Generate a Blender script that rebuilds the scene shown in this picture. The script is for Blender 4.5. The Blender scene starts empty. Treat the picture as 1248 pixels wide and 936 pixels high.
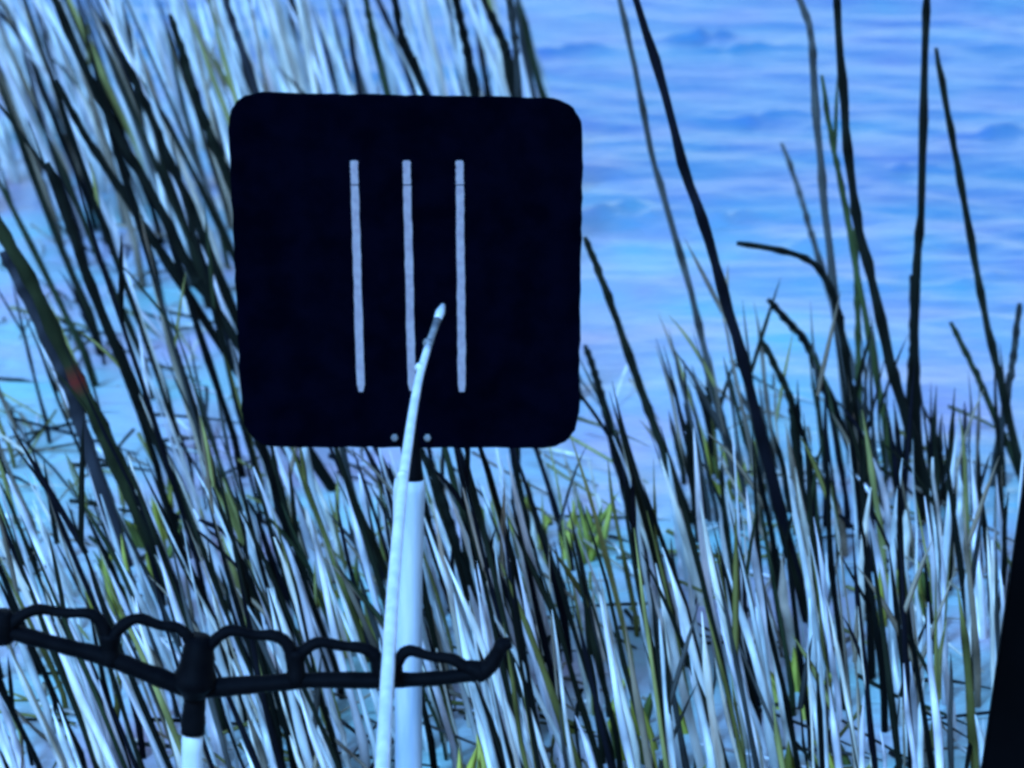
import bpy, bmesh, math, random
import numpy as np
from mathutils import Vector, Matrix

random.seed(11)
rng = np.random.default_rng(11)
scene = bpy.context.scene
col = scene.collection

# ------------------------------------------------------------------ camera
CAM_Z, PITCH, FPX = 1.15, math.radians(14.0), 4175.0      # FPX: focal length in photo pixels (photo 1248 x 936)
cam_d = bpy.data.cameras.new('camera')
cam = bpy.data.objects.new('camera', cam_d)
col.objects.link(cam)
cam.location = (0, 0, CAM_Z)
cam.rotation_euler = (math.radians(90) - PITCH, 0, 0)
cam_d.sensor_width = 36.0
cam_d.lens = 36.0 * FPX / 1248.0
cam_d.clip_start = 0.05
cam_d.clip_end = 3000
cam_d.dof.use_dof = True
cam_d.dof.focus_distance = 3.0
cam_d.dof.aperture_fstop = 11.0
scene.camera = cam

# ------------------------------------------------------------------ world and sun
SUN_EL, SUN_AZ = math.radians(44), math.radians(208)
world = bpy.data.worlds.new('World')
scene.world = world
world.use_nodes = True
wn = world.node_tree.nodes
wl = world.node_tree.links
bg = wn['Background']
sky = wn.new('ShaderNodeTexSky')
sky.sky_type = 'NISHITA'
sky.sun_disc = False
sky.sun_elevation = SUN_EL
sky.sun_rotation = SUN_AZ
sky.air_density = 1.0
sky.dust_density = 0.3
sky.ozone_density = 6.0
wl.new(sky.outputs[0], bg.inputs[0])
bg.inputs[1].default_value = 0.15

sun_d = bpy.data.lights.new('sun', 'SUN')
sun_d.energy = 3.9
sun_d.angle = math.radians(14)
sun_d.color = (0.15, 0.46, 1.0)
sun = bpy.data.objects.new('sun', sun_d)
col.objects.link(sun)
sdir = Vector((math.sin(SUN_AZ) * math.cos(SUN_EL), math.cos(SUN_AZ) * math.cos(SUN_EL), math.sin(SUN_EL)))
sun.rotation_euler = sdir.to_track_quat('Z', 'Y').to_euler()
sun.location = (0, 0, 6)

vs = scene.view_settings
vs.view_transform = 'Standard'
vs.look = 'None'
vs.gamma = 1.0
vs.exposure = 0.95
scene.render.engine = 'CYCLES'
scene.cycles.pixel_filter_type = 'BLACKMAN_HARRIS'
scene.cycles.filter_width = 3.2
scene.cycles.max_bounces = 6
scene.cycles.use_denoising = True

# ------------------------------------------------------------------ helpers
FWD = Vector((0, math.cos(PITCH), -math.sin(PITCH)))
UP = Vector((0, math.sin(PITCH), math.cos(PITCH)))
RIGHT = Vector((1, 0, 0))

def at(px, py, d):
    """world point seen at a photo pixel, standing d metres ahead (plane y = d)"""
    v = FWD + RIGHT * ((px - 624) / FPX) + UP * ((468 - py) / FPX)
    return Vector((0, 0, CAM_Z)) + v * (d / v.y)

def row_depth(py):
    """distance ahead at which the water shows on photo row py"""
    v = FWD + UP * ((468 - py) / FPX)
    return v.y * (CAM_Z / -v.z)

def px_size(d):
    return d / (math.cos(PITCH) * FPX)

def tag(o, label=None, cat=None, group=None, kind=None):
    if label: o['label'] = label
    if cat: o['category'] = cat
    if group: o['group'] = group
    if kind: o['kind'] = kind
    return o

def empty(name, loc=(0, 0, 0)):
    o = bpy.data.objects.new(name, None)
    o.location = loc
    o.empty_display_size = 0.02
    col.objects.link(o)
    return o

def link_mesh(name, me, mat, parent=None):
    o = bpy.data.objects.new(name, me)
    col.objects.link(o)
    if mat: me.materials.append(mat)
    if parent is not None:
        o.parent = parent
        o.matrix_parent_inverse = Matrix.Translation(-Vector(parent.location))
    return o

def mesh_obj(name, verts, faces, mat, parent=None, smooth=True, cols=None):
    me = bpy.data.meshes.new(name)
    me.from_pydata([tuple(v) for v in verts], [], faces)
    me.update()
    if smooth:
        me.polygons.foreach_set('use_smooth', [True] * len(me.polygons))
    if cols is not None:
        a = me.color_attributes.new('tone', 'FLOAT_COLOR', 'POINT')
        a.data.foreach_set('color', np.asarray(cols, dtype=np.float32).ravel())
    return link_mesh(name, me, mat, parent)

def catmull(pts, n):
    """resample a polyline as a smooth curve with n points"""
    P = [Vector(p) for p in pts]
    if len(P) == 2:
        return [P[0].lerp(P[1], i / (n - 1)) for i in range(n)]
    P = [P[0] * 2 - P[1]] + P + [P[-1] * 2 - P[-2]]
    out = []
    m = len(P) - 3
    for i in range(n):
        t = i / (n - 1) * m
        k = min(int(t), m - 1)
        u = t - k
        a, b, c, e = P[k], P[k + 1], P[k + 2], P[k + 3]
        out.append(0.5 * ((2 * b) + (c - a) * u + (2 * a - 5 * b + 4 * c - e) * u * u + (3 * b - a - 3 * c + e) * u ** 3))
    return out

def tube(pts, radii, sides=8, flat=1.0, verts=None, faces=None, cap=True):
    """sweep a (possibly flattened) circle; flat scales the cross-section along y"""
    verts = [] if verts is None else verts
    faces = [] if faces is None else faces
    base = len(verts)
    n = len(pts)
    for i, p in enumerate(pts):
        t = (pts[min(i + 1, n - 1)] - pts[max(i - 1, 0)]).normalized()
        ref = Vector((0, 1, 0)) if abs(t.y) < 0.85 else Vector((0, 0, 1))
        a = t.cross(ref).normalized()
        b = t.cross(a).normalized()
        for k in range(sides):
            ang = 2 * math.pi * k / sides
            verts.append(p + a * (math.cos(ang) * radii[i]) + b * (math.sin(ang) * radii[i] * flat))
    for i in range(n - 1):
        for k in range(sides):
            k2 = (k + 1) % sides
            faces.append((base + i * sides + k, base + i * sides + k2, base + (i + 1) * sides + k2, base + (i + 1) * sides + k))
    if cap:
        faces.append(tuple(base + k for k in reversed(range(sides))))
        faces.append(tuple(base + (n - 1) * sides + k for k in range(sides)))
    return verts, faces

# ------------------------------------------------------------------ materials
def material(name, base=(0.5, 0.5, 0.5), rough=0.6, spec=0.4):
    m = bpy.data.materials.new(name)
    m.use_nodes = True
    nt = m.node_tree
    b = nt.nodes['Principled BSDF']
    b.inputs['Base Color'].default_value = (*base, 1)
    b.inputs['Roughness'].default_value = rough
    b.inputs['Specular IOR Level'].default_value = spec
    return m, nt, b

def mottled(name, c1, c2, rough, scale, spec=0.4, bump=0.0, stretch=(1, 1, 1), detail=6, lo=0.35, hi=0.65):
    m, nt, b = material(name, c1, rough, spec)
    tc = nt.nodes.new('ShaderNodeTexCoord')
    mp = nt.nodes.new('ShaderNodeMapping')
    mp.inputs['Scale'].default_value = stretch
    nz = nt.nodes.new('ShaderNodeTexNoise')
    nz.inputs['Scale'].default_value = scale
    nz.inputs['Detail'].default_value = detail
    rp = nt.nodes.new('ShaderNodeValToRGB')
    rp.color_ramp.elements[0].position = lo
    rp.color_ramp.elements[1].position = hi
    rp.color_ramp.elements[0].color = (*c1, 1)
    rp.color_ramp.elements[1].color = (*c2, 1)
    nt.links.new(tc.outputs['Object'], mp.inputs[0])
    nt.links.new(mp.outputs[0], nz.inputs[0])
    nt.links.new(nz.outputs['Fac'], rp.inputs[0])
    nt.links.new(rp.outputs[0], b.inputs['Base Color'])
    if bump:
        bp = nt.nodes.new('ShaderNodeBump')
        bp.inputs['Strength'].default_value = bump
        bp.inputs['Distance'].default_value = 0.001
        nt.links.new(nz.outputs['Fac'], bp.inputs['Height'])
        nt.links.new(bp.outputs[0], b.inputs['Normal'])
    return m

M_board = mottled('black_board_paint', (0.0004, 0.0005, 0.0022), (0.0009, 0.0010, 0.0040), 0.9, 40, 0.0, 0.15)
M_line = mottled('white_line_paint', (0.24, 0.20, 0.23), (0.31, 0.27, 0.29), 0.7, 160, 0.2)
M_black = mottled('black_plastic', (0.0008, 0.0009, 0.0016), (0.0022, 0.0022, 0.003), 0.7, 60, 0.04, 0.3)
M_bezel = mottled('screen_bezel_black', (0.0006, 0.0006, 0.0008), (0.0012, 0.0012, 0.0016), 0.8, 12, 0.02)
M_rod = mottled('white_rod_varnish', (0.44, 0.47, 0.50), (0.58, 0.60, 0.62), 0.35, 90, 0.4, 0.0, (1, 1, 0.2))
M_rod_grey = mottled('grey_rod_sleeve', (0.10, 0.10, 0.11), (0.20, 0.20, 0.20), 0.5, 120)
M_post = mottled('white_post_paint', (0.30, 0.36, 0.42), (0.54, 0.56, 0.58), 0.5, 45, 0.3, 0.35, (1, 1, 0.15))
M_pole = mottled('pale_pole_alloy', (0.46, 0.50, 0.52), (0.58, 0.60, 0.60), 0.45, 80, 0.4, 0.1, (1, 1, 0.1))
M_cork = mottled('cork_grip', (0.30, 0.18, 0.09), (0.42, 0.28, 0.15), 0.8, 200, 0.2, 0.4)
M_bank = mottled('bank_soil', (0.05, 0.045, 0.03), (0.10, 0.10, 0.045), 0.95, 9, 0.1, 0.6)

# reeds: colour of each stem comes from its own vertex tone, broken up along the stem
M_reed, nt, b = material('reed', (0.4, 0.38, 0.3), 0.8, 0.04)
va = nt.nodes.new('ShaderNodeVertexColor'); va.layer_name = 'tone'
tc = nt.nodes.new('ShaderNodeTexCoord')
mp = nt.nodes.new('ShaderNodeMapping'); mp.inputs['Scale'].default_value = (1, 1, 0.25)
nz = nt.nodes.new('ShaderNodeTexNoise'); nz.inputs['Scale'].default_value = 60; nz.inputs['Detail'].default_value = 5
mr = nt.nodes.new('ShaderNodeMapRange')
mr.inputs['From Min'].default_value = 0.3; mr.inputs['From Max'].default_value = 0.7
mr.inputs['To Min'].default_value = 0.7; mr.inputs['To Max'].default_value = 1.25
mx = nt.nodes.new('ShaderNodeVectorMath'); mx.operation = 'SCALE'
nt.links.new(tc.outputs['Object'], mp.inputs[0]); nt.links.new(mp.outputs[0], nz.inputs[0])
nt.links.new(nz.outputs['Fac'], mr.inputs[0])
nt.links.new(va.outputs[0], mx.inputs[0]); nt.links.new(mr.outputs[0], mx.inputs['Scale'])
nt.links.new(mx.outputs[0], b.inputs['Base Color'])

# water: turbid blue body, sky reflection, fine ripples
M_water, nt, b = material('lake_water', (0.06, 0.17, 0.32), 0.30, 0.5)
b.inputs['IOR'].default_value = 1.33
tc = nt.nodes.new('ShaderNodeTexCoord')
def noise_bump(scale, stretch, dist, prev):
    mp = nt.nodes.new('ShaderNodeMapping'); mp.inputs['Scale'].default_value = stretch
    nz = nt.nodes.new('ShaderNodeTexNoise'); nz.inputs['Scale'].default_value = scale
    nz.inputs['Detail'].default_value = 5; nz.inputs['Distortion'].default_value = 0.4
    bp = nt.nodes.new('ShaderNodeBump'); bp.inputs['Strength'].default_value = 1.0; bp.inputs['Distance'].default_value = dist
    nt.links.new(tc.outputs['Object'], mp.inputs[0]); nt.links.new(mp.outputs[0], nz.inputs[0])
    nt.links.new(nz.outputs['Fac'], bp.inputs['Height'])
    if prev is not None: nt.links.new(prev.outputs[0], bp.inputs['Normal'])
    return bp
# silt-clouded shallows near the reeds and on the left, clearer blue further out
sx_ = nt.nodes.new('ShaderNodeSeparateXYZ')
nt.links.new(tc.outputs['Object'], sx_.inputs[0])
ma = nt.nodes.new('ShaderNodeMath'); ma.operation = 'MULTIPLY_ADD'; ma.inputs[1].default_value = 1.3
nt.links.new(sx_.outputs['X'], ma.inputs[0]); nt.links.new(sx_.outputs['Y'], ma.inputs[2])
nzs = nt.nodes.new('ShaderNodeTexNoise'); nzs.inputs['Scale'].default_value = 2.2; nzs.inputs['Detail'].default_value = 4
nt.links.new(tc.outputs['Object'], nzs.inputs[0])
mb = nt.nodes.new('ShaderNodeMath'); mb.operation = 'MULTIPLY_ADD'; mb.inputs[1].default_value = 2.4
nt.links.new(nzs.outputs['Fac'], mb.inputs[0]); nt.links.new(ma.outputs[0], mb.inputs[2])
mrs = nt.nodes.new('ShaderNodeMapRange')
mrs.inputs['From Min'].default_value = 4.6; mrs.inputs['From Max'].default_value = 8.2
nt.links.new(mb.outputs[0], mrs.inputs[0])
cr = nt.nodes.new('ShaderNodeValToRGB')
cr.color_ramp.elements[0].color = (0.44, 0.46, 0.49, 1)
cr.color_ramp.elements[1].color = (0.07, 0.165, 0.29, 1)
nt.links.new(mrs.outputs[0], cr.inputs[0])
nzm = nt.nodes.new('ShaderNodeTexNoise'); nzm.inputs['Scale'].default_value = 4.0; nzm.inputs['Detail'].default_value = 6
mpm = nt.nodes.new('ShaderNodeMapping'); mpm.inputs['Scale'].default_value = (1.0, 0.8, 1)
nt.links.new(tc.outputs['Object'], mpm.inputs[0]); nt.links.new(mpm.outputs[0], nzm.inputs[0])
cm = nt.nodes.new('ShaderNodeValToRGB')
cm.color_ramp.elements[0].position = 0.32; cm.color_ramp.elements[1].position = 0.68
cm.color_ramp.elements[0].color = (0.66, 1.22, 1.0, 1)
cm.color_ramp.elements[1].color = (1.30, 0.90, 1.0, 1)
nt.links.new(nzm.outputs['Fac'], cm.inputs[0])
mm = nt.nodes.new('ShaderNodeMix'); mm.data_type = 'RGBA'; mm.blend_type = 'MULTIPLY'; mm.inputs[0].default_value = 1.0
nt.links.new(cr.outputs[0], mm.inputs[6]); nt.links.new(cm.outputs[0], mm.inputs[7])
nt.links.new(mm.outputs[2], b.inputs['Base Color'])
b1 = noise_bump(4.0, (1.0, 1.3, 1), 0.016, None)
b2 = noise_bump(24.0, (0.8, 1.3, 1), 0.006, b1)
nt.links.new(b2.outputs[0], b.inputs['Normal'])

# ------------------------------------------------------------------ setting: water and bank
def graded(lo, hi, a, b_, step, far):
    core = np.arange(a, b_ + 1e-6, step)
    left, right, s, v = [], [], step, a
    while v > lo:
        s *= 1.5; v -= s; left.append(max(v, lo))
    s, v = step, core[-1]
    while v < hi:
        s *= 1.5; v += s; right.append(min(v, hi))
    return np.array(left[::-1] + list(core) + right)
xs = graded(-900, 900, -1.7, 1.7, 0.012, 0)
ys = graded(2.2, 1800, 2.2, 9.5, 0.018, 0)
X, Y = np.meshgrid(xs, ys)
Z = np.zeros_like(X)
for k in range(30):
    wav = 0.03 * (1.15 ** k)
    ang = rng.normal(math.radians(80), 0.45)
    kx, ky = math.cos(ang) * 2 * math.pi / wav, math.sin(ang) * 2 * math.pi / wav
    Z += 0.0011 * min(1.3, wav / 0.22) * np.sin(X * kx + Y * ky + rng.uniform(0, 6.28) + 0.8 * np.sin(X * kx * 0.23 - Y * ky * 0.17 + k))
patch = 0.5 + 0.5 * np.sin(X * 2.1 + 0.9 * np.sin(Y * 0.8 + 1.0) + 0.6) * np.sin(Y * 1.25 + 0.7 * np.sin(X * 1.7) + 0.4)
Z *= 0.45 + 0.75 * patch
for (px_, py_, wx, hgt) in ((860, 47, 40, 0.012), (905, 60, 70, 0.006), (745, 257, 38, 0.008), (800, 262, 50, 0.005), (893, 266, 38, 0.010),
                            (1215, 160, 40, 0.009), (1100, 205, 45, 0.006), (690, 60, 45, 0.006), (930, 140, 60, 0.005), (1010, 150, 40, 0.004), (960, 300, 50, 0.004), (1190, 340, 45, 0.005)):
    c_ = row_depth(py_)
    cx_ = at(px_, py_, c_).x
    sx = wx * px_size(c_)
    yy = Y - c_ - 0.35 * (X - cx_) - 0.02 * np.sin((X - cx_) * 35)
    Z += 1.8 * hgt * np.exp(-((X - cx_) / sx) ** 2) * np.exp(-(yy / 0.03) ** 2) * (1 + 0.5 * np.sin(X * 60 + Y * 37) * np.sin(X * 23))
Z *= np.clip((11 - Y) / 1.5, 0, 1) * np.clip((1.9 - np.abs(X)) / 0.2, 0, 1)
nx, ny = len(xs), len(ys)
verts = np.stack([X.ravel(), Y.ravel(), Z.ravel()], 1)
ii = np.arange(ny - 1)[:, None] * nx + np.arange(nx - 1)[None, :]
quads = np.stack([ii, ii + 1, ii + nx + 1, ii + nx], -1).reshape(-1, 4)
me = bpy.data.meshes.new('water')
me.vertices.add(len(verts)); me.vertices.foreach_set('co', verts.ravel())
me.loops.add(quads.size); me.loops.foreach_set('vertex_index', quads.ravel())
me.polygons.add(len(quads)); me.polygons.foreach_set('loop_start', np.arange(0, quads.size, 4))
me.polygons.foreach_set('use_smooth', np.ones(len(quads), bool))
me.update(); me.validate()
tag(link_mesh('water', me, M_water), 'rippled blue lake water behind and between the reeds', kind='structure')

bx_ = np.linspace(-30, 30, 121); by_ = np.concatenate([np.linspace(-40, -1, 20), np.linspace(-0.8, 2.75, 40)])
bv, bf = [], []
for j, y in enumerate(by_):
    for x in bx_:
        z = 0.06 - 0.11 * max(0.0, min(1.0, (y - 1.3) / 1.4)) if y > 1.3 else 0.06 + 0.03 * min(3.0, 1.3 - y)
        z += 0.012 * math.sin(x * 3.1 + y * 2.3) + 0.008 * math.sin(x * 7.7 - y * 5.1)
        if y > 2.3: z -= (y - 2.3) * 0.25
        bv.append((x, y, z))
nbx = len(bx_)
for j in range(len(by_) - 1):
    for i in range(nbx - 1):
        bf.append((j * nbx + i, j * nbx + i + 1, (j + 1) * nbx + i + 1, (j + 1) * nbx + i))
tag(mesh_obj('bank', bv, bf, M_bank), 'muddy bank in front of the reeds', kind='structure')

# ------------------------------------------------------------------ black target board on its white post
BD = 3.0
board_c = at(494, 330, BD)
TILT = math.radians(-5)                                       # top leans a little towards the viewer
bn = Vector((0.02, -math.cos(TILT), math.sin(TILT))).normalized()     # front normal
def on_board(px, py, off=0.0):
    v = FWD + RIGHT * ((px - 624) / FPX) + UP * ((468 - py) / FPX)
    o = Vector((0, 0, CAM_Z))
    t = (board_c - o).dot(bn) / v.dot(bn)
    return o + v * t + bn * off

post_base = at(500, 936, BD + 0.012); post_base.z = 0
sign = tag(empty('target_board', post_base), 'square black board with three white vertical lines on a white post', 'target board')

corners = [(276, 113), (711, 121), (705, 544), (297, 543)]
R = 44
outline = []
cc = [Vector((c[0], c[1], 0)) for c in corners]
for i in range(4):
    p, q, r = cc[i - 1], cc[i], cc[(i + 1) % 4]
    a = q + (p - q).normalized() * R; c = q + (r - q).normalized() * R
    for k in range(11):
        u = k / 10
        outline.append((1 - u) ** 2 * a + 2 * u * (1 - u) * (q * 0.92 + (a + c) * 0.04) + u * u * c)
dense = []
for i, p in enumerate(outline):
    q = outline[(i + 1) % len(outline)]
    n = max(1, int((q - p).length / 12))
    for k in range(n):
        w = p.lerp(q, k / n)
        dense.append((w.x + random.uniform(-0.9, 0.9), w.y + random.uniform(-0.9, 0.9)))
n = len(dense)
bm = bmesh.new()
front = [bm.verts.new(on_board(x, y, 0.004)) for x, y in dense]
back = [bm.verts.new(on_board(x, y, -0.004)) for x, y in dense]
bm.faces.new(front); bm.faces.new(back[::-1])
for i in range(n):
    j = (i + 1) % n
    bm.faces.new((front[j], front[i], back[i], back[j]))
bmesh.ops.recalc_face_normals(bm, faces=bm.faces)
me = bpy.data.meshes.new('board'); bm.to_mesh(me); bm.free()
board = link_mesh('board', me, M_board, sign)

def strip(x0, y0, x1, y1, w, name, ends):
    """a raised painted line with slightly ragged edges"""
    L, Rr = [], []
    m = 26
    for k in range(m + 1):
        u = k / m
        ww = w * (0.6 if k in ends else 1.0) / 2
        cx = x0 + (x1 - x0) * u; cy = y0 + (y1 - y0) * u
        L.append((cx - ww + random.uniform(-0.5, 0.5), cy)); Rr.append((cx + ww + random.uniform(-0.5, 0.5), cy))
    v, f = [], []
    for off in (0.0042, 0.0056):
        for p in L: v.append(on_board(*p, off))
        for p in Rr: v.append(on_board(*p, off))
    s = m + 1
    for k in range(m):
        f.append((2 * s + k, 2 * s + k + 1, 3 * s + k + 1, 3 * s + k))
        f.append((k, k + 1, 2 * s + k + 1, 2 * s + k)); f.append((s + k, 3 * s + k, 3 * s + k + 1, s + k + 1))
    f.append((0, 2 * s, 3 * s, s)); f.append((m, s + m, 3 * s + m, 2 * s + m))
    o = mesh_obj(name, v, f, M_line, sign, smooth=False)
    bm = bmesh.new(); bm.from_mesh(o.data); bmesh.ops.recalc_face_normals(bm, faces=bm.faces); bm.to_mesh(o.data); bm.free()
    return o
for (x0, y0, x1, y1) in ((431.5, 194, 440, 475), (495.5, 194, 502, 474), (560, 194, 563, 475)):
    xs_ = x0 + (x1 - x0) * 0.105; yb = y0 + (y1 - y0) * 0.105
    strip(x0, y0, xs_, yb - 0.8, 9.2, 'painted_line', (0,))
    strip(xs_, yb + 0.8, x1, y1, 9.6, 'painted_line', (26,))

# post: tube with a crimped, slightly uneven surface
pp = [at(499, 584, BD + 0.012), at(497, 700, BD + 0.012), at(498, 936, BD + 0.012)]
tail = pp[-1].copy(); tail.z = -0.25
pts = catmull(pp + [tail], 26)
rad = [0.0148 - 0.0034 * i / 25 + random.uniform(-0.0002, 0.0002) for i in range(26)]
rad[0] *= 0.9
v, f = tube(pts, rad, 20)
mesh_obj('post', v, f, M_post, sign)
# dark clamp joining post to board
v, f = tube([at(501, 520, BD + 0.012), at(501, 548, BD + 0.012), at(503, 572, BD + 0.012), at(503, 598, BD + 0.012)], [0.007, 0.0085, 0.009, 0.0115], 14)
mesh_obj('clamp', v, f, M_black, sign)
for x in (481, 521):
    c = on_board(x, 531, 0.004)
    v, f = tube([c, c + bn * 0.003, c + bn * 0.0042], [0.0034, 0.0034, 0.0024], 6)
    mesh_obj('screw', v, f, M_rod_grey, sign, smooth=False)

# ------------------------------------------------------------------ rod with its pale tip in front of the board
def rod_d(py):                                                # distance along the rod
    return 2.5 + (812 - py) * (0.45 / 442)
rod_px = [(540, 372), (533, 390), (521.5, 423), (511.5, 458), (504, 497), (498, 537), (492, 580), (485, 650), (479, 720), (473, 812), (466, 936)]
rp = [at(x, y, rod_d(y)) for x, y in rod_px]
dirn = (rp[-1] - rp[-2]).normalized()
butt = rp[-1] + dirn * 0.52
rod = tag(empty('fishing_rod', butt), 'pale white rod pointing up across the black board from the rest', 'fishing rod')
pts = catmull(rp[2:], 40)
L = len(pts)
rad = [0.0033 + 0.0023 * (i / (L - 1)) for i in range(L)]
pts += [rp[-1] + dirn * s for s in (0.1, 0.2, 0.3)]; rad += [0.0068, 0.0072, 0.0076]
v, f = tube(pts, rad, 14)
mesh_obj('rod_blank', v, f, M_rod, rod)
v, f = tube([rp[2] + (rp[2] - rp[1]).normalized() * 0.001, rp[1].lerp(rp[2], 0.5), rp[1]], [0.0035, 0.0031, 0.0036], 12)
mesh_obj('tip_sleeve', v, f, M_rod_grey, rod)
tv = (rp[0] - rp[1]).normalized()
v, f = tube([rp[1], rp[1].lerp(rp[0], .5), rp[0]], [0.0034, 0.0043, 0.0022], 12)
mesh_obj('tip_cap', v, f, M_rod, rod)
# whipped ring seats on the blank
for py, px in ((418, 521.5), (448, 511.5), (580, 491)):
    c = at(px, py, rod_d(py))
    v, f = tube([c - tv * 0.002, c + tv * 0.002], [0.0042, 0.0042] if py < 500 else [0.0049, 0.0049], 12)
    mesh_obj('ring_whipping', v, f, M_rod_grey if py == 418 else M_rod, rod)
v, f = tube([rp[-1] + dirn * s for s in (0.3, 0.31, 0.4, 0.5, 0.52)], [0.008, 0.013, 0.012, 0.014, 0.012], 16)
mesh_obj('grip', v, f, M_cork, rod)

# ------------------------------------------------------------------ black looped rod rest
RD = 2.52
RS = px_size(RD)
def rpt(x, y): return at(x, y, RD)
rest_base = rpt(234, 936); rest_base.z = -0.02
rest = tag(empty('rod_rest', rest_base), 'black looped plastic rod rest on a pale pole in the foreground', 'rod rest')
def bar(name, pix, r, n=28, mat=M_black, flat=1.4, parent=rest):
    pts = catmull([rpt(*p) for p in pix], n)
    rr = np.interp(np.linspace(0, 1, n), np.linspace(0, 1, len(r)), r)
    rr = [q * RS * random.uniform(1.02, 1.18) for q in rr]
    v, f = tube(pts, rr, 12, flat)
    return mesh_obj(name, v, f, mat, parent)
bar('crossbar', [(-112, 742), (-40, 757), (20, 772), (80, 788), (130, 801), (185, 822), (235, 838), (300, 835), (380, 829), (460, 829), (530, 827), (588, 820)],
    [8, 8, 9, 9, 10, 10, 12, 10, 9, 9, 8, 8], 70)
loops = [
    [(-108, 745), (-95, 728), (-75, 720), (-35, 728), (-12, 740), (0, 760), (4, 772)],
    [(6, 775), (18, 756), (45, 743), (80, 747), (110, 748), (125, 762), (133, 790)],
    [(134, 795), (142, 770), (166, 754), (195, 762), (218, 766), (232, 782), (238, 810)],
    [(246, 815), (252, 792), (278, 769), (310, 774), (335, 775), (352, 788), (360, 822)],
    [(362, 822), (366, 798), (388, 783), (415, 787), (442, 790), (458, 800), (466, 826)],
    [(482, 826), (484, 808), (498, 793), (525, 800), (550, 803), (566, 812), (582, 824)],
]
for lp in loops:
    bar('loop', lp, [9, 7.5, 6.5, 5.5, 6.5, 7.5, 9], 30)
for pix, r in (([(3, 745), (3, 762), (4, 782)], [10, 14, 12]), ([(134, 772), (134, 790), (134, 806)], [13, 11, 13]),
               ([(242, 776), (241, 800), (238, 830), (238, 848)], [13, 19, 25, 14]),
               ([(361, 792), (361, 808), (361, 830)], [10, 9, 12]), ([(468, 800), (474, 822), (474, 830)], [6, 7, 8]),
               ([(566, 812), (584, 818), (585, 826)], [7, 12, 9])):
    bar('web', pix, r, 10)
bar('end_hook', [(580, 822), (596, 812), (606, 797), (612, 787), (623, 783)], [11, 10, 9, 9, 6], 18)
bar('end_hook', [(-108, 745), (-122, 730), (-132, 715), (-144, 708)], [11, 10, 9, 6], 18)
bar('socket', [(240, 830), (238, 850), (236, 872), (235, 894)], [17, 12, 13, 14], 14, flat=1.0)
pb = rpt(234, 940); tailp = pb.copy(); tailp.z = -0.3
pts = [rpt(235, 888), rpt(234, 915), pb, tailp]
v, f = tube(pts, [0.0082] * 4, 16)
mesh_obj('pole', v, f, M_pole, rest)

# ------------------------------------------------------------------ black screen bezel at the far right, added as a standing slab
PD = 2.62
k = -51 / 346.0
def edge(py): return 1248 + (py - 592) * k
pts_front = [at(edge(330), 330, PD), at(edge(330) + 330, 345, PD), at(edge(1100) + 330, 1110, PD), at(edge(1100), 1100, PD)]
bm = bmesh.new()
fr = [bm.verts.new(p) for p in pts_front]; bk = [bm.verts.new(p + Vector((0.004, 0.03, 0))) for p in pts_front]
bm.faces.new(fr); bm.faces.new(bk[::-1])
for i in range(4): bm.faces.new((fr[i], bk[i], bk[(i + 1) % 4], fr[(i + 1) % 4]))
bmesh.ops.recalc_face_normals(bm, faces=bm.faces)
bmesh.ops.bevel(bm, geom=list(bm.edges), offset=0.003, segments=2, affect='EDGES')
me = bpy.data.meshes.new('screen_bezel'); bm.to_mesh(me); bm.free()
tag(link_mesh('screen_bezel', me, M_bezel), 'plain black slanting screen bezel edge added as a slab in the lower right corner', 'screen bezel')

# ------------------------------------------------------------------ reeds
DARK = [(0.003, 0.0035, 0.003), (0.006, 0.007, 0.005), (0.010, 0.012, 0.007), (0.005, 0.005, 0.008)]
MID = [(0.030, 0.032, 0.03), (0.06, 0.06, 0.055), (0.022, 0.03, 0.014)]
PALE = [(0.72, 0.64, 0.52), (0.70, 0.68, 0.62), (0.60, 0.61, 0.58), (0.72, 0.68, 0.68), (0.54, 0.56, 0.54), (0.62, 0.58, 0.60)]
TAN = [(0.20, 0.15, 0.10), (0.30, 0.24, 0.17), (0.14, 0.11, 0.08)]
OLIVE = [(0.12, 0.11, 0.03), (0.24, 0.22, 0.07)]

def pick(tone):
    c = random.choice({'dark': DARK, 'mid': MID, 'pale': PALE, 'olive': OLIVE, 'tan': TAN}[tone])
    s = random.uniform(0.85, 1.15)
    return tuple(x * s for x in c)

def stem_geo(pts, r0, r1, colr, verts, faces, cols, sides=6, sheath=None, tipf=0.7):
    """tapered stem (top first) with swollen nodes; r0 top radius, r1 base radius"""
    n0 = len(verts)
    n = len(pts)
    radii = [(r0 + (r1 - r0) * (i / (n - 1))) for i in range(n)]
    step = random.choice((3, 4))
    o = random.randrange(step)
    for i in range(n):
        radii[i] *= 1.22 if (i + o) % step == 0 and 0 < i < n - 1 else random.uniform(0.86, 1.06)
    radii[0] *= tipf
    radii[1] *= 0.5 + 0.5 * tipf
    tube(pts, radii, sides, 1.0, verts, faces, cap=True)
    for i in range(n):
        s = random.uniform(0.6, 1.35)
        if (i + o) % step == 0: s *= 0.7
        c = tuple(x * s for x in colr)
        if sheath and sheath[0] <= i / (n - 1) <= sheath[1]: c = sheath[2]
        cols.extend([(*c, 1)] * sides)

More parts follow.
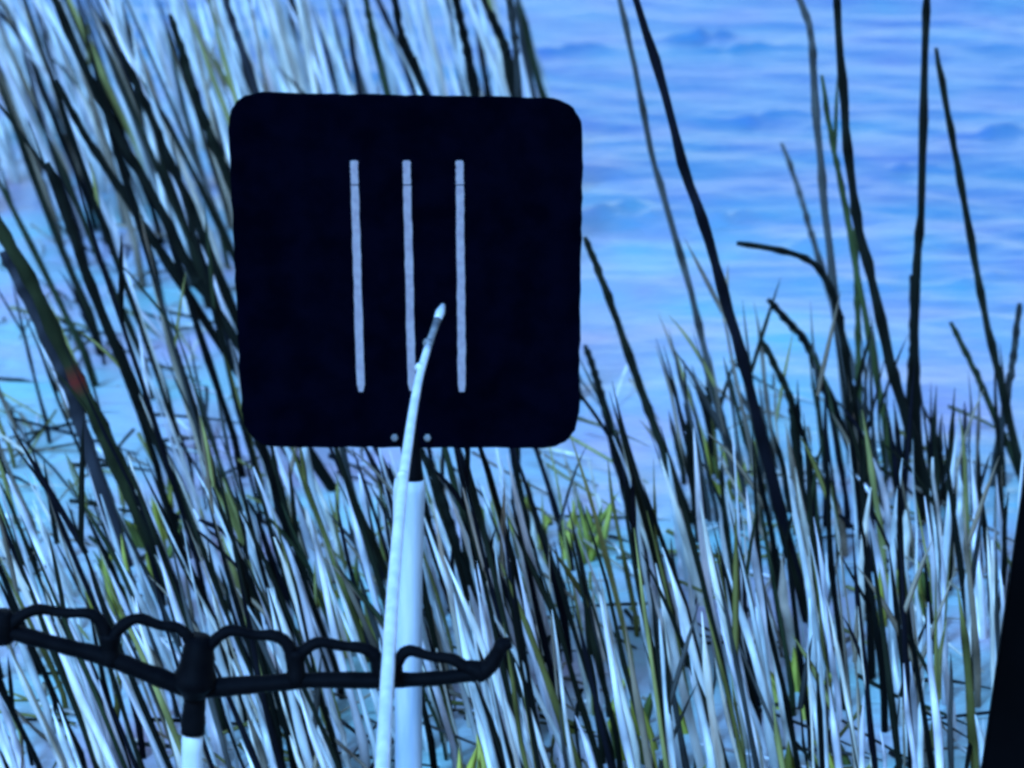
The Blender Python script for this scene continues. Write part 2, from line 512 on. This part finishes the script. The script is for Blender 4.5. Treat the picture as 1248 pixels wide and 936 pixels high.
def leaf_geo(p, direction, length, width, droop, colr, verts, faces, cols):
    """narrow folded blade leaving p"""
    n = 7
    base = len(verts)
    d = direction.normalized()
    side = d.cross(Vector((0, -1, 0.3)))
    side = side.normalized() if side.length > 0.05 else Vector((1, 0, 0))
    up = side.cross(d).normalized()
    for i in range(n):
        u = i / (n - 1)
        c = p + d * (length * u) + Vector((0, 0, -droop * length * u * u))
        w = width * (0.35 + 1.3 * u * (1 - u) + 0.5 * (1 - u)) * (1 - u ** 4) * 0.5 + 0.0002
        verts.extend([c - side * w, c + up * w * 0.5, c + side * w, c - up * 0.0004])
        s = random.uniform(0.85, 1.15)
        cols.extend([(colr[0] * s, colr[1] * s, colr[2] * s, 1)] * 4)
    for i in range(n - 1):
        a, b_ = base + i * 4, base + i * 4 + 4
        for q in range(4):
            faces.append((a + q, a + (q + 1) % 4, b_ + (q + 1) % 4, b_ + q))

def reed_points(pix, d, n, lean_y=0.0):
    """3D centre line from photo pixels, rooted in the water"""
    P = [at(x, y, d) for x, y in pix]
    last, prev = P[-1], P[-2]
    slope = last - prev
    if last.z > -0.03 and slope.z < 0:
        foot = last + slope * ((last.z + 0.04) / -slope.z)
        P.append(foot)
    zb = P[-1].z
    H = max(0.05, P[0].z - zb)
    pts = catmull(P, n)
    for q in pts:
        h = (q.z - zb) / H
        q.y += lean_y * h
    return pts

def reed_object(pts, wpx, d, tone, label, group=None, leaves=0, colr=None, sheath=None, taper=0.55, name='reed', tipf=0.7):
    colr = colr or pick(tone)
    r = wpx * px_size(d) * 0.5
    v, f, c = [], [], []
    stem_geo(pts, r * taper, r * 1.08, colr, v, f, c, 7, sheath, tipf)
    root = empty(name, (pts[-1].x, pts[-1].y, 0))
    mesh_obj('stem', v, f, M_reed, root, cols=c)
    for _ in range(leaves):
        i = random.randrange(1, max(2, len(pts) - 4))
        v, f, c = [], [], []
        leaf_at(pts, i, tone, colr, v, f, c)
        mesh_obj('leaf', v, f, M_reed, root, cols=c)
    return tag(root, label, 'reed', group)

def leaf_at(pts, i, tone, colr, v, f, c):
    t = (pts[i - 1] - pts[i]).normalized()
    sidew = random.choice((-1, 1))
    dirv = t + Vector((sidew * random.uniform(0.15, 0.4), random.uniform(-0.3, 0.3), 0))
    lc = colr if random.random() < 0.6 else pick(random.choice(('dark', 'mid', 'tan', 'olive')))
    leaf_geo(pts[i], dirv, random.uniform(0.06, 0.16), random.uniform(0.003, 0.006), random.uniform(0.0, 0.3), lc, v, f, c)

# --- the reeds one can follow singly: photo pixels top to bottom, width, depth row (where it meets the water), tone, label
SINGLE = [
    ([(766, -25), (800, 80), (835, 210), (860, 280), (885, 370), (910, 460), (935, 560), (958, 650)], 14, 760, 'dark', 'thickest black reed leaning across the open water right of the board', 0),
    ([(749, -25), (775, 90), (795, 190), (820, 280), (845, 370), (866, 460)], 9, 560, 'mid', 'thin grey reed beside the thickest black reed, right of the board', 0),
    ([(1137, -25), (1133, 80), (1127, 250), (1120, 340), (1117, 430), (1119, 520)], 12, 640, 'dark', 'straight upright black reed near the right edge', 0),
    ([(1142, 60), (1160, 160), (1180, 270), (1200, 380), (1225, 490)], 10, 600, 'dark', 'thin dark reed leaning away right of the upright black reed', 0),
    ([(958, -25), (980, 10), (992, 50), (996, 110), (1002, 200), (1012, 300)], 10, 560, 'mid', 'kinked grey reed entering at the top, left of the straight upright one', 0),
    ([(1020, -25), (1028, 90), (1035, 190), (1048, 280), (1065, 350), (1085, 440), (1105, 510)], 13, 660, 'dark', 'sturdy dark reed curving down between kinked reed and upright reed', 0),
    ([(900, 303), (950, 311), (985, 322), (1005, 340), (1020, 372), (1030, 420), (1038, 480)], 10, 640, 'dark', 'reed bent over to the left with its tip over the water', 0),
    ([(1108, 330), (1110, 370), (1110, 420), (1108, 460)], 10, 560, 'dark', 'short broken reed stub just left of the upright reed', 0),
    ([(938, 372), (962, 398), (985, 425), (1002, 465)], 11, 580, 'dark', 'short crooked reed stub below the bent-over reed', 0),
    ([(930, 420), (945, 450), (965, 492), (970, 540)], 10, 640, 'dark', 'short dark reed left of the crooked reed stub', 0),
    ([(712, 285), (728, 325), (745, 370), (780, 470), (806, 540)], 11, 640, 'dark', 'dark reed leaning out from behind the right side of the board', 0),
    ([(713, 420), (725, 455), (738, 500)], 10, 600, 'dark', 'short dark reed close by the lower right corner of the board', 0),
    ([(955, 180), (975, 235), (988, 280), (1000, 320)], 8, 470, 'mid', 'faint short grey reed standing in open water at the right', 0),
    ([(1165, 405), (1190, 455), (1212, 505)], 9, 590, 'mid', 'faint grey reed low at the right edge, leaning left', 0),
    ([(1243, 370), (1236, 430), (1226, 490)], 10, 590, 'mid', 'dark reed leaning right at the right-hand picture edge', 0),
    ([(1006, 100), (1018, 180), (1030, 240), (1046, 330)], 8, 600, 'mid', 'slim olive reed crossing the sturdy curved dark reed', 1),
    ([(1042, 270), (1043, 330), (1045, 400)], 8, 560, 'olive', 'short upright olive reed left of the broken stub', 0),
    ([(-30, 215), (0, 272), (40, 342), (80, 430), (120, 512), (150, 580)], 19, 740, 'dark', 'thickest dark reed leaning in from the left edge with a red-brown sheath', 1),
    ([(-5, 318), (15, 352), (50, 420), (80, 482), (102, 545)], 18, 700, 'dark', 'thick grey-black reed just below the red-sheathed reed at left', 0),
    ([(60, 195), (82, 250), (100, 312), (135, 402), (165, 472), (195, 540)], 13, 690, 'dark', 'dark reed running down between the red-sheathed reed and the board', 1),
    ([(70, 95), (98, 150), (130, 202), (165, 255), (205, 318)], 11, 560, 'dark', 'dark reed leaning steeply in the upper left thicket', 1),
    ([(60, -25), (82, 25), (112, 92), (150, 170), (188, 235), (235, 330), (262, 372)], 12, 600, 'dark', 'long black reed running from the top left towards the board', 0),
    ([(150, 60), (180, 125), (205, 185), (240, 265), (275, 352)], 11, 580, 'dark', 'black reed in the upper left ending beside the board edge', 0),
    ([(205, 20), (228, 90), (248, 150), (275, 215)], 11, 520, 'dark', 'black reed reaching the upper left corner of the board', 0),
    ([(262, -25), (282, 40), (305, 105)], 10, 480, 'mid', 'grey-black reed meeting the board top near its left corner', 0),
    ([(476, -25), (488, 40), (500, 70), (520, 118)], 11, 480, 'dark', 'dark reed ending at the board top above the middle line', 0),
    ([(551, -25), (560, 20), (570, 65), (579, 118)], 12, 480, 'dark', 'thick dark reed meeting the board top above the right line', 0),
    ([(583, -25), (600, 25), (615, 60), (627, 118)], 12, 490, 'dark', 'dark curved reed meeting the board top right of the lines', 1),
    ([(613, -25), (622, 20), (628, 60), (632, 118)], 9, 500, 'mid', 'slim grey reed against the water above the board', 0),
    ([(440, -25), (450, 30), (462, 80)], 9, 470, 'mid', 'slim grey reed above the left line of the board', 0),
    ([(300, 500), (322, 545), (345, 620), (365, 700), (375, 730)], 11, 800, 'dark', 'black reed dropping from the lower left corner of the board', 0),
    ([(245, 625), (275, 640), (305, 670), (335, 700)], 8, 790, 'dark', 'thin bent twig-like reed below left of the board', 0),
    ([(505, 555), (525, 590), (545, 640), (560, 690)], 11, 800, 'dark', 'black reed starting beside the clamp right of the white post', 0),
]
for pix, w, row, tone, label, nl in SINGLE:
    d = row_depth(row)
    pts = reed_points(pix, d, 26, random.uniform(-0.03, 0.06))
    for q in pts[1:-1]:
        q.x += random.gauss(0, 0.0004); q.y += random.gauss(0, 0.0004)
    sheath = None
    colr = None
    if 'red-brown' in label:
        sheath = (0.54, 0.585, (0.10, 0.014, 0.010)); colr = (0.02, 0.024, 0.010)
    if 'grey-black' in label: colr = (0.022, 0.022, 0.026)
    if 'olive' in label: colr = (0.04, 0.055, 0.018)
    reed_object(pts, w, d, tone, label, 'reeds standing singly', nl, colr, sheath, 0.75)

# --- the thicket
def lean(x):
    return float(np.interp(x, [-100, 0, 300, 620, 900, 1050, 1200, 1300], [0.46, 0.44, 0.36, 0.27, 0.21, 0.09, 0.00, -0.04]))

cands = []            # (score, pts, width px, d, tone, region)
def add(basex, baserow, toprow, wpx, tone, region, bend=0.0):
    d = row_depth(baserow)
    H = baserow - toprow
    ln = lean(basex) + random.gauss(0, 0.05)
    pix = []
    for k in range(5):
        u = k / 4                                            # 0 top .. 1 base
        pix.append((basex - ln * H * (1 - u) - bend * H * (1 - u) ** 2 + random.gauss(0, 1.2), toprow + H * u))
    P = [at(x, y, d) for x, y in pix]
    pts = catmull(P, 9)
    z0 = pts[-1].z; hh = max(0.05, pts[0].z - z0)
    ly = random.uniform(-0.04, 0.08) * hh / 0.4
    for q in pts: q.y += ly * (q.z - z0) / hh
    pts[-1].z -= 0.03
    cands.append((wpx * H, pts, wpx, d, tone, region))

def blocked(x, row, top):
    """keep the post clear: no reed stands in front of it"""
    if row_depth(row) > 3.06: return False
    ln = lean(x)
    xt = x - ln * (row - top)
    lo, hi = min(x, xt) - 12, max(x, xt) + 12
    return hi > 452 and lo < 528

def tone_mix(mix):
    r = random.random() * sum(mix.values())
    for t, p in mix.items():
        r -= p
        if r <= 0: return t
    return t

def fill(n, x0, x1, r0, r1, top_lo, hmin, hmax, mix, region, wlo=7, whi=12, bias=1.0, ragged=90):
    k = 0; tries = 0
    while k < n and tries < n * 20:
        tries += 1
        x = random.uniform(x0, x1)
        a_, b_ = (r0(x) if callable(r0) else r0), (r1(x) if callable(r1) else r1)
        row = b_ - (b_ - a_) * random.random() ** bias
        H = random.uniform(hmin, hmax)
        top = max(top_lo + random.uniform(-30, ragged), row - H)
        if row - top < 60: continue
        if row > 936 and row_depth(row) < 3.06 and top < 600: top = 600 + random.uniform(0, 160)
        if blocked(x, row, top): continue
        add(x, row, top, random.uniform(wlo, whi), tone_mix(mix), region, random.gauss(0, 0.04))
        k += 1
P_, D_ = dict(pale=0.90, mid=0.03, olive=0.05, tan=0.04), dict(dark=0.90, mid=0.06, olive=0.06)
# pale stems and shorter dead stalks
fill(150, 620, 1250, 640, 1060, 540, 100, 360, P_, 'right', 6, 13, 1.0, 220)
fill(88, 330, 660, 640, 1060, 520, 100, 330, P_, 'middle', 6, 13, 1.0, 200)
fill(78, -40, 420, 680, 1060, 590, 100, 330, P_, 'left', 6, 13, 1.0, 200)
# dark stems in front of them
fill(92, 620, 1260, 620, 1060, 500, 220, 480, D_, 'right', 6.5, 9.5, 1.2, 170)
fill(40, 760, 1240, 570, 720, 450, 80, 240, D_, 'right', 6, 9)
fill(50, 330, 670, 620, 1060, 480, 220, 480, D_, 'middle', 6.5, 9.5, 1.2, 170)
fill(58, -40, 440, 640, 1060, 540, 220, 460, D_, 'left', 6.5, 9.5, 1.2, 170)
fill(6, -20, 330, 600, 900, 40, 300, 640, D_, 'left', 5, 8)
# fine stalks and grass between the reeds
F_ = dict(pale=0.36, tan=0.16, olive=0.22, mid=0.10, dark=0.26)
fill(34, 850, 1250, 560, 650, 330, 110, 280, dict(mid=0.5, dark=0.3, tan=0.2, olive=0.1), 'right', 3.5, 6, 1.0, 120)
fill(105, 640, 1250, 600, 1040, 450, 80, 330, F_, 'right', 2.5, 5.5, 1.0, 220)
fill(48, 330, 660, 620, 1040, 520, 80, 330, F_, 'middle', 2.5, 5.5, 1.0, 220)
fill(48, -40, 420, 620, 1040, 540, 80, 330, F_, 'left', 2.5, 5.5, 1.0, 220)
fill(30, 0, 340, 430, 700, 220, 120, 330, F_, 'left', 3, 6, 1.0, 220)
# far belt, upper left
belt = lambda x: float(np.interp(x, [0, 150, 340], [280, 350, 470]))
U_ = dict(pale=0.68, mid=0.05, tan=0.15, olive=0.01, dark=0.11)
fill(115, -20, 440, lambda x: 150, belt, -60, 240, 460, U_, 'upper', 5, 10, 0.8)
fill(12, -20, 360, lambda x: 330, lambda x: belt(x) + 190, -60, 340, 620, dict(dark=0.4, mid=0.2, tan=0.15, pale=0.25), 'upper', 6, 10)
fill(20, -20, 440, lambda x: 240, belt, -60, 280, 480, D_, 'upper', 6, 8.5)
fill(74, 300, 700, 180, 330, -60, 260, 420, dict(pale=0.68, dark=0.14, mid=0.08, tan=0.10), 'upper', 6, 11)

def project(q):
    v = q - Vector((0, 0, CAM_Z)); t = v.dot(FWD)
    return 624 + FPX * v.dot(RIGHT) / t, 468 - FPX * v.dot(UP) / t

TONE_WORD = {'dark': 'black', 'mid': 'grey-brown', 'pale': 'pale straw', 'olive': 'olive green', 'tan': 'dull brown'}
PLACE = {
    'right': [(690, 'just right of the white post'), (790, 'below the lower right board corner'), (900, 'right under open water'),
              (1000, 'under the thickest leaning reed'), (1090, 'under the bent-over reed'), (1180, 'under the straight upright reed'), (9999, 'beside the black screen bezel')],
    'middle': [(400, 'below the lower left board corner'), (480, 'just left of the white post'), (570, 'close right of the white post'), (9999, 'under the board\'s right half')],
    'left': [(90, 'at the left rest end'), (190, 'behind the left rest loops'), (290, 'behind the rest pole'), (9999, 'behind the right rest loops')],
    'upper': [(120, 'at the top left edge'), (230, 'in the upper left thicket'), (310, 'in the thicket beside the board'), (480, 'above the left board half'), (9999, 'above the right board half')],
}
GROUP = {'right': 'dense short reeds right of the post', 'middle': 'reeds under the board', 'left': 'reeds behind the rod rest', 'upper': 'tall far reeds at the upper left'}
def reed_label(c):
    score, pts, w, d, tone, region = c
    x, y = project(pts[4]); xb, yb = project(pts[-1]); xt, yt = project(pts[0])
    place = next(p for lim, p in PLACE[region] if x < lim)
    size = ('tall' if yb - yt > 330 else 'short') + (' thick' if w > 9.5 else ' thin')
    depth = 'in front' if yb > 880 else ('midway' if yb > 740 else 'far back')
    if region == 'upper': depth = 'low' if yb > 330 else 'high'
    return f'{size} {TONE_WORD[tone]} reed {depth} {place}'
ORD = ['first', 'second', 'third', 'fourth', 'fifth', 'sixth', 'seventh', 'eighth', 'ninth', 'tenth', 'eleventh', 'twelfth', 'thirteenth', 'fourteenth', 'fifteenth', 'sixteenth']
def shown(c):
    """how much of the stem can be seen: outside the board and inside the picture"""
    s = 0
    for q in c[1]:
        v = q - Vector((0, 0, CAM_Z))
        t = v.dot(FWD)
        x = 624 + FPX * v.dot(RIGHT) / t; y = 468 - FPX * v.dot(UP) / t
        if 0 < x < 1225 and 0 < y < 936 and not (280 < x < 708 and 118 < y < 542): s += 1
    return s / len(c[1])
cands.sort(key=lambda c: -c[0] * shown(c))
N_IND = 300 - len(SINGLE)
buckets = {}
for c in cands[:N_IND]: buckets.setdefault(reed_label(c), []).append(c)
for lab, members in buckets.items():
    members.sort(key=lambda c: project(c[1][4])[0])
    for k, (sc_, pts, w, d, tone, region) in enumerate(members):
        full = lab if len(members) == 1 else (f'{lab}, {ORD[k]} from left' if k < 16 else lab)
        reed_object(pts, w, d, tone, full, GROUP[region], 1 if random.random() < (0.08 if tone == 'pale' else 0.3) else 0, taper=0.6, tipf=0.15)
v, f, c = [], [], []
for sc_, pts, w, d, tone, region in cands[N_IND:]:
    r = w * px_size(d) * 0.5
    cl = pick(tone)
    stem_geo(pts, r * 0.6, r * 1.08, cl, v, f, c, 6, None, 0.15)
    if random.random() < (0.06 if tone == 'pale' else 0.25):
        leaf_at(pts, random.randrange(1, 6), tone, cl, v, f, c)
tag(mesh_obj('reed_thicket', v, f, M_reed, cols=c), 'mass of thin pale and dark reeds filling the gaps', 'reeds', kind='stuff')

# --- broken stalks lying on the water
v, f, c = [], [], []
for k in range(420):
    row = random.uniform(560, 1000) if k < 300 else random.uniform(300, 600)
    x = random.uniform(-40, 1260) if k < 300 else random.uniform(-40, 330)
    if k >= 400: x, row = random.uniform(720, 1240), random.uniform(470, 600)
    d = row_depth(row)
    p = at(x, row, d); p.z = 0.002
    a = random.gauss(2.2, 0.8)
    q = p + Vector((math.cos(a), math.sin(a), 0)) * random.uniform(0.04, 0.16)
    q.z = random.choice((0.002, 0.004, 0.02, 0.05))
    m_ = p.lerp(q, 0.5) + Vector((random.gauss(0, 0.005), random.gauss(0, 0.005), 0.002))
    stem_geo(catmull([p, m_, q], 5), random.uniform(0.001, 0.002), random.uniform(0.0015, 0.003), pick(random.choice(('pale', 'tan', 'olive', 'mid', 'dark'))), v, f, c, 5, None, 0.6)
tag(mesh_obj('reed_litter', v, f, M_reed, cols=c), 'broken reed stalks lying on the shallow water', 'litter', kind='stuff')

# --- young green shoots
TUFTS = [(705, 575, 640, 'yellow-green shoots just below the lower right corner of the board'),
         (622, 585, 650, 'green shoots under the board between post and its right corner'),
         (165, 650, 720, 'green shoots among the reeds above the rod rest at left'),
         (425, 690, 760, 'olive shoots left of the white post below the board'),
         (962, 760, 815, 'bright green shoots in the dense reeds at right'),
         (820, 895, 960, 'yellow-green shoots at the bottom right of centre'),
         (1108, 655, 710, 'green shoots in the reeds near the right edge'),
         (890, 530, 575, 'small green shoots where the thick leaning reed meets the thicket'),
         (768, 790, 860, 'olive shoots in the middle of the dense reeds right of the rest hook'),
         (1000, 860, 930, 'yellow-green shoots low in the reeds left of the black screen bezel'),
         (590, 890, 965, 'olive shoots at the bottom just right of the white post'),
         (215, 560, 640, 'green shoots in the shallow water left of the board')]
for x, y, row, label in TUFTS:
    d = row_depth(row)
    b0 = at(x, row, d); b0.z = 0
    root = tag(empty('green_shoots', b0), label, 'shoots', 'young green shoots')
    for k in range(14):
        v, f, c = [], [], []
        p = b0 + Vector((random.gauss(0, 0.020), random.uniform(-0.16, 0.0), -0.01))
        g = random.choice([(0.36, 0.33, 0.05), (0.46, 0.42, 0.08), (0.22, 0.22, 0.04), (0.10, 0.12, 0.03)])
        leaf_geo(p, Vector((random.gauss(-0.2, 0.25), random.gauss(0, 0.15), 1)), random.uniform(0.5, 1.15) * (row - y + 25) * px_size(d), random.uniform(0.007, 0.013), random.uniform(0, 0.25), g, v, f, c)
        mesh_obj('blade', v, f, M_reed, root, cols=c)
